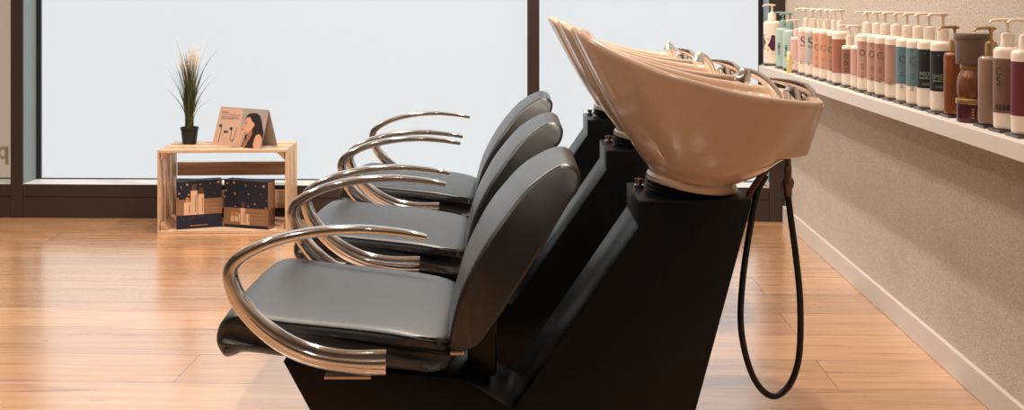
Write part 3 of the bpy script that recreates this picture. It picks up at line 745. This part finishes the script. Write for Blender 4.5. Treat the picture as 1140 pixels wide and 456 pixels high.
NAVY = mat('navy_card', srgb(18, 25, 48), .5, noise=.2, nscale=220); KRAFT = mat('copper_brown_card', srgb(146, 108, 80), .5, noise=.06, nscale=80)
DOT = mat('copper_print', srgb(190, 138, 92), .4); PALE = mat('pale_print', srgb(226, 186, 154), .5); BROWN = mat('brown_print', srgb(92, 64, 48), .5); FAINT = mat('faint_navy_print', srgb(66, 66, 74), .5)
def gift_box(lx, ld, rx, rd, label, seed, left):
    a = Vector((xs(lx, ld), ld)); b = Vector((xs(rx, rd), rd)); w = (b-a).length
    ang = math.atan2(b.y-a.y, b.x-a.x); h = .226; dp = .062
    o = empty('gift_box', cam2room(a.x, a.y, T_ + .0005), ang + TH)
    tag(o, label, 'gift box', 'gift boxes in the crate')
    bm = bmesh.new(); add_box(bm, 0, w, 0, dp, 0, h, bev=.0012, seg=1); bx = obj('carton', bm, NAVY if left else NAVY, o, smooth=False)
    fn = lambda off: (lambda v: Vector((v.x, -off, v.y)))
    bm = bmesh.new()
    z0, z1 = (.29*h, .62*h) if left else (.065*h, .42*h)
    add_box(bm, -.0008, w+.0008, -.0008, dp*.98, z0, z1)                         # sleeve
    if not left: add_box(bm, w-.0004, w+.0008, -.0002, dp+.0002, .004, h-.004)
    else: add_box(bm, -.0008, .0004, .0, dp+.0002, .004, h-.004)
    obj('sleeve', bm, KRAFT, o, smooth=False)
    rnd = random.Random(seed); bm = bmesh.new()
    dots = ([(.10, .88, .030), (.23, .93, .042), (.37, .90, .026), (.52, .92, .030), (.74, .93, .022), (.92, .95, .046), (.06, .75, .036), (.27, .72, .036), (.03, .65, .03), (.58, .76, .026)] if left else
            [(.08, .93, .032), (.23, .95, .040), (.50, .90, .030), (.72, .90, .022), (.90, .90, .046), (.05, .78, .032), (.25, .72, .036), (.56, .72, .026), (.02, .64, .03), (.84, .72, .016), (.70, .52, .030), (.95, .45, .030), (.42, .50, .022), (.55, .47, .024), (.26, .45, .022), (.97, .60, .016)])
    for x, y, r_ in dots: add_flat(bm, circle(min(max(x*w, r_*w*.7), w-r_*w*.7), y*h, r_*w*.62), fn(.0012), 0)
    lo = z1/h + .03
    for k in range(46):
        r_ = rnd.choice((.0008, .0011, .0016)); add_flat(bm, circle(rnd.uniform(.02, .98)*w, rnd.uniform(lo, .97)*h, r_, 6), fn(.0011), rnd.choice((0, 3, 3)))
    if left:
        for k in range(8): add_flat(bm, circle(rnd.uniform(.08, .95)*w, rnd.uniform(.10, .26)*h, .0013, 6), fn(.0011), 0)
        for k in range(22): add_flat(bm, rect((.30+.018*k)*w, .055*h, (.30+.018*k+.012)*w, .075*h), fn(.0012), 0)
    # printed bottles
    if left: bot = [(.16, .29, .32, .56), (.31, .29, .455, .80), (.47, .29, .60, .72)]; caps = [(.20, .56, .28, .66, 1), (.335, .80, .43, .93, 2), (.485, .72, .585, .86, 2)]
    else: bot = [(.38, .075, .49, .42), (.50, .075, .58, .30), (.16, .13, .23, .24), (.25, .13, .32, .24), (.335, .13, .37, .30)]; caps = [(.40, .42, .475, .55, 2), (.165, .24, .225, .33, 1), (.255, .24, .315, .33, 1)]
    for x0, y0, x1, y1 in bot: add_flat(bm, rect(x0*w, y0*h, x1*w, y1*h), fn(.0016), 1)
    for x0, y0, x1, y1, m_ in caps: add_flat(bm, rect(x0*w, y0*h, x1*w, y1*h), fn(.0017), 0 if m_ == 1 else 2)
    for x0, y0, x1, y1 in bot[:3]: add_flat(bm, rect((x0*.3+x1*.7)*w, (y0+.05)*h, (x0*.2+x1*.8)*w, (y1*.8+y0*.2)*h), fn(.0019), 2)
    # rows of printed words (illegible in the photograph: short broken strokes)
    x0 = .64 if left else .60
    for row in range(4):
        y = (z1/h - .06 - row*.075)*h; x = x0
        while x < .95 - .06*rnd.random():
            l_ = rnd.uniform(.015, .045); add_flat(bm, rect(x*w, y, min(.97, x+l_)*w, y+.0035), fn(.0016), 0); x += l_ + .012
    obj('print', bm, [DOT, PALE, BROWN, FAINT], bx, smooth=False)
    return o
gift_box(196.5, 4.885, 247, 4.955, 'navy gift box with gold dots and brown band across its middle, left in the crate', 3, True)
gift_box(249.5, 4.95, 298.5, 4.885, 'navy gift box with gold dots and brown lower half, right in the crate', 5, False)

# tent card on the crate
P0 = Vector((-1.467, 5.05)); P1 = Vector((-1.193, 4.90)); cw = (P1-P0).length; ca = math.atan2(P1.y-P0.y, P1.x-P0.x)
card = empty('display_card', cam2room(P0.x, P0.y, CH+.0003), ca + TH)
tag(card, 'folded cardboard display card with a dark haired woman printed, on the crate', 'display card')
ch_, cd_ = .180, .060
CARD = mat('peach_card', srgb(214, 176, 156), .55); CARDIN = mat('card_inside', srgb(196, 180, 166), .6)
def slab(p, n, t, m0):
    bm = bmesh.new(); q = [bm.verts.new(v) for v in p]; q2 = [bm.verts.new(v + n*t) for v in p]
    bm.faces.new(q); bm.faces.new(q2[::-1])
    for k in range(4): bm.faces.new((q[k], q2[k], q2[(k+1) % 4], q[(k+1) % 4]))
    return bm
nf = Vector((0, ch_, cd_)).normalized()
fp = obj('front_panel', slab([Vector((0, 0, 0)), Vector((cw, 0, 0)), Vector((cw, cd_, ch_)), Vector((0, cd_, ch_))], nf, .0012, 0), CARD, card, smooth=False)
obj('back_panel', slab([Vector((0, 2*cd_, 0)), Vector((cw, 2*cd_, 0)), Vector((cw, cd_, ch_)), Vector((0, cd_, ch_))], Vector((0, -ch_, cd_)).normalized(), .0012, 0), CARDIN, card, smooth=False)
bm = bmesh.new(); add_box(bm, 0, cw, .004, 2*cd_-.004, 0.0, .001); obj('bottom_panel', bm, CARDIN, card, smooth=False)
GREY = mat('grey_print', srgb(168, 158, 152), .55); HAIR = mat('dark_hair_print', srgb(42, 30, 28), .55); SKIN = mat('skin_print', srgb(222, 166, 136), .55); SHAD = mat('skin_shadow_print', srgb(178, 110, 80), .55); TEAL = mat('teal_print', srgb(44, 84, 82), .5)
def cf(off):
    def f(v): return Vector((v.x*cw, v.y*cd_, v.y*ch_)) - nf*off
    return f
def uv(x, y):
    v = 1 - (y - 62 - 16*(x-110)/386)/300; u_ = (x - (135 - 57*(1-v)))/386
    return (min(1, max(0, u_)), min(1, max(0.0, v)))
bm = bmesh.new()
add_flat(bm, [(.475, 1), (1, 1), (1, 0), (.535, 0)], cf(.0008), 0)
hair = [(338, 170), (345, 135), (362, 114), (395, 104), (430, 106), (455, 128), (468, 165), (474, 205), (484, 245), (486, 280), (470, 330), (455, 370), (430, 388), (330, 385), (312, 365), (330, 320), (346, 270), (380, 258), (372, 200)]
add_flat(bm, [uv(*p) for p in hair], cf(.0012), 1)
face = [(352, 142), (372, 134), (384, 150), (392, 168), (410, 182), (414, 196), (404, 212), (392, 232), (372, 250), (350, 254), (336, 246), (333, 236), (337, 228), (330, 222), (334, 212), (322, 204), (334, 186), (340, 172), (342, 158)]
add_flat(bm, [uv(*p) for p in face], cf(.0016), 2)
add_flat(bm, [uv(*p) for p in [(372, 250), (392, 232), (398, 262), (380, 300), (360, 330), (352, 300), (362, 262)]], cf(.0015), 3)
add_flat(bm, [uv(*p) for p in [(300, 215), (312, 203), (326, 210), (334, 226), (338, 244), (328, 270), (318, 300), (300, 372), (270, 372), (285, 320), (306, 262), (302, 236)]], cf(.0018), 2)
add_flat(bm, [uv(*p) for p in [(428, 272), (452, 264), (468, 282), (474, 305), (466, 345), (452, 388), (428, 384), (408, 366), (406, 340), (416, 300)]], cf(.0018), 2)
add_flat(bm, [uv(*p) for p in [(344, 305), (358, 322), (356, 350), (336, 368), (318, 372), (330, 340)]], cf(.0018), 3)
add_flat(bm, [uv(*p) for p in circle(318, 230, 5, 10)], cf(.0020), 1)
add_flat(bm, [uv(*p) for p in [(340, 186), (352, 182), (354, 186), (342, 190)]], cf(.0020), 1)
add_flat(bm, [uv(*p) for p in [(342, 174), (356, 170), (358, 174), (344, 178)]], cf(.0020), 1)
add_flat(bm, [uv(*p) for p in [(330, 236), (340, 234), (341, 238), (331, 240)]], cf(.0020), 3)
# printed products and lines of text
for x0, y0, x1, y1, w_ in ((143, 222, 124, 334, 16), (228, 240, 215, 318, 12), (268, 220, 242, 318, 14)):
    add_flat(bm, [uv(*p) for p in [(x0-w_/2, y0), (x0+w_/2, y0), (x1+w_/2, y1), (x1-w_/2, y1)]], cf(.0012), 4)
    add_flat(bm, [uv(*p) for p in [(x0+w_/4, y0), (x0+w_/2+1, y0), (x1+w_/2+1, y1), (x1+w_/4, y1)]], cf(.0013), 6)
for cx_, cy_ in ((143, 210), (229, 230)): add_flat(bm, [uv(*p) for p in circle(cx_, cy_, 13, 12)], cf(.0015), 5)
add_flat(bm, [uv(*p) for p in circle(240, 320, 8, 10)], cf(.0015), 5)
add_flat(bm, [uv(*p) for p in rect(172, 262, 202, 296)], cf(.0012), 4); add_flat(bm, [uv(*p) for p in rect(170, 246, 204, 264)], cf(.0014), 5)
rnd = random.Random(2)
for x0, x1, y, t in ((150, 204, 100, 6), (148, 300, 118, 3), (146, 290, 134, 2), (145, 285, 141, 2), (144, 292, 148, 2), (143, 250, 155, 2)):
    x = x0
    while x < x1:
        l_ = rnd.uniform(6, 18) if t < 6 else 7; add_flat(bm, [uv(*p) for p in rect(x, y+(x-150)*.04, min(x1, x+l_), y+t+(x-150)*.04)], cf(.0012), 6); x += l_ + (2 if t > 5 else 4)
obj('print', bm, [GREY, HAIR, SKIN, SHAD, PALE, TEAL, BROWN], fp, smooth=False)

# potted grass
pp = cam2room(xs(211, 5.085), 5.085, CH+.0003)
plant = empty('potted_grass', pp); tag(plant, 'tall artificial grass with cream plumes in a small black pot on the crate', 'plant')
bm = bmesh.new(); add_lathe(bm, [(0, 0), (.031, 0), (.033, .003), (.041, .070), (.044, .072), (.044, .082), (.040, .082), (.038, .070), (0, .068)], 32); obj('pot', bm, mat('black_pot', srgb(30, 28, 30), .5), plant, angle=40)
G1 = mat('dark_green_blade', srgb(66, 76, 44), .55, noise=.3, nscale=40); G2 = mat('olive_blade', srgb(104, 106, 62), .55, noise=.25, nscale=40); G3 = mat('straw_plume', srgb(238, 212, 184), .7)
def blade(bm, az, lean, h, w, droop, m_, r0=.02):
    n = 9; prev = None; a0 = random.uniform(0, 6.28); bx, by = r0*math.cos(a0)*random.random(), r0*math.sin(a0)*random.random()
    ca_, sa_ = math.cos(az), math.sin(az); tw = random.uniform(-.9, .9)
    for k in range(n+1):
        t = k/n; rad = lean*t**1.6 + droop*t**3; z = .066 + h*t - droop*.45*t**4
        ww = w*(1 - t**2.2)*.5 + .0003; pa = az + math.pi/2 + tw
        c = Vector((bx + rad*ca_, by + rad*sa_, z)); s = Vector((math.cos(pa)*ww, math.sin(pa)*ww, 0))
        nrm = Vector((-math.sin(pa), math.cos(pa), .2))*ww*.25
        cur = [bm.verts.new(c - s), bm.verts.new(c + nrm), bm.verts.new(c + s)]
        if prev:
            for i_ in (0, 1): f = bm.faces.new((prev[i_], prev[i_+1], cur[i_+1], cur[i_])); f.material_index = m_
        prev = cur
    return Vector((bx + (lean+droop)*ca_, by + (lean+droop)*sa_, .066 + h - droop*.45))
bm = bmesh.new()
BL = lambda az: .55 if math.sin(az) > .25 else 1.0      # keep clear of the window behind
for k in range(230):
    az = random.uniform(0, 6.283); h = random.choice((random.uniform(.12, .26), random.uniform(.22, .34), random.uniform(.30, .40)))
    blade(bm, az, random.uniform(.0, .055)*BL(az), h, random.uniform(.004, .0075), random.uniform(0, .03)*BL(az), random.choice((0, 0, 0, 1)))
for az, lean, h, dr in ((3.3, .085, .40, .05), (3.0, .06, .29, .04), (3.2, .045, .19, .05), (2.9, .07, .47, .03), (.1, .07, .42, .06), (-.1, .06, .31, .06), (.15, .09, .30, .05), (0, .05, .19, .07), (3.14, .03, .46, .02), (-.4, .08, .37, .03), (.2, .05, .46, .04), (3.6, .09, .33, .02), (3.1, .09, .22, .03), (-.3, .1, .25, .02)):
    blade(bm, az, lean, h, .0055, dr, 1)
obj('grass_blades', bm, [G1, G2], plant, smooth=True, angle=180)
bm = bmesh.new()
for az, lean, h in ((3.05, .055, .36), (2.2, .01, .40), (.2, .02, .41), (.0, .05, .40), (-.6, .055, .38), (4.4, .03, .35), (1.2, .01, .37), (.1, .035, .37)):
    P3 = [Vector((lean*t**1.5*math.cos(az), lean*t**1.5*math.sin(az), .066 + h*t)) for t in (k/8 for k in range(9))]
    add_sweep(bm, P3, sweep_keys(P3, [(0, (.0009, .0009)), (.72, (.0009, .0009)), (.80, (.0045, .0045)), (.92, (.0042, .0042)), (1, (.0005, .0005))]), seg=6)
    for k in range(42):
        t = random.uniform(.72, 1.0); a = random.uniform(0, 6.28); c = Vector((lean*t**1.5*math.cos(az), lean*t**1.5*math.sin(az), .066 + h*t))
        e = c + Vector((math.cos(a)*.009, math.sin(a)*.009, .016)); s = Vector((-math.sin(a), math.cos(a), 0))*.0012
        bm.faces.new((bm.verts.new(c-s), bm.verts.new(c+s), bm.verts.new(e)))
obj('seed_plumes', bm, G3, plant, angle=180)

# ------------------------------------------------------------------ lights
LAMP = emis('lamp_disc', (1, .78, .55, 1), 14)
WARM = (1.0, .89, .77)
SPOTS = [(-2.6, 4.2, 90), (-1.1, 4.2, 110), (.15, 4.2, 230), (-2.4, 2.6, 70), (-.9, 2.5, 88), (.36, 2.75, 75), (-1.6, .9, 55), (.45, 1.25, 18), (-.4, .2, 18)]  # last one, above the camera, is an added front fill for the basins
for i, (x, y, p) in enumerate(SPOTS):
    o = empty('downlight', (x, y, ZC)); tag(o, 'round recessed ceiling downlight', 'ceiling light', 'recessed ceiling downlights')
    bm = bmesh.new(); add_lathe(bm, [(.036, -.001), (.05, -.001), (.052, -.006), (.036, -.010)], 28, close=False); obj('rim', bm, M['white_paint'], o)
    bm = bmesh.new(); add_lathe(bm, [(0, -.003), (.036, -.003), (.036, -.001), (0, -.001)], 28); obj('lamp_disc', bm, LAMP, o)
    l = bpy.data.lights.new('downlight_beam', 'SPOT'); l.energy = p; l.color = WARM; l.spot_size = R(150); l.spot_blend = .7; l.shadow_soft_size = .05
    lo = bpy.data.objects.new('downlight_beam', l); C.objects.link(lo); lo.location = (x, y, ZC-.03)
w = bpy.data.worlds.new('world'); bpy.context.scene.world = w; w.use_nodes = True
w.node_tree.nodes['Background'].inputs['Color'].default_value = (.75, .85, 1, 1); w.node_tree.nodes['Background'].inputs['Strength'].default_value = .3

# ------------------------------------------------------------------ camera
cam = bpy.data.cameras.new('camera'); co = bpy.data.objects.new('camera', cam); C.objects.link(co)
co.location = (0, 0, H); co.rotation_euler = (R(90), 0, TH)
cam.sensor_width = 36; cam.lens = F/1140*36; cam.shift_y = -228/1140; cam.clip_start = .05
sc = bpy.context.scene; sc.camera = co
sc.view_settings.view_transform = 'Standard'; sc.view_settings.look = 'None'; sc.view_settings.gamma = 1; sc.view_settings.use_curve_mapping = False
sc.view_settings.exposure = 0.0
sc.cycles.use_denoising = True
sc.cycles.max_bounces = 8
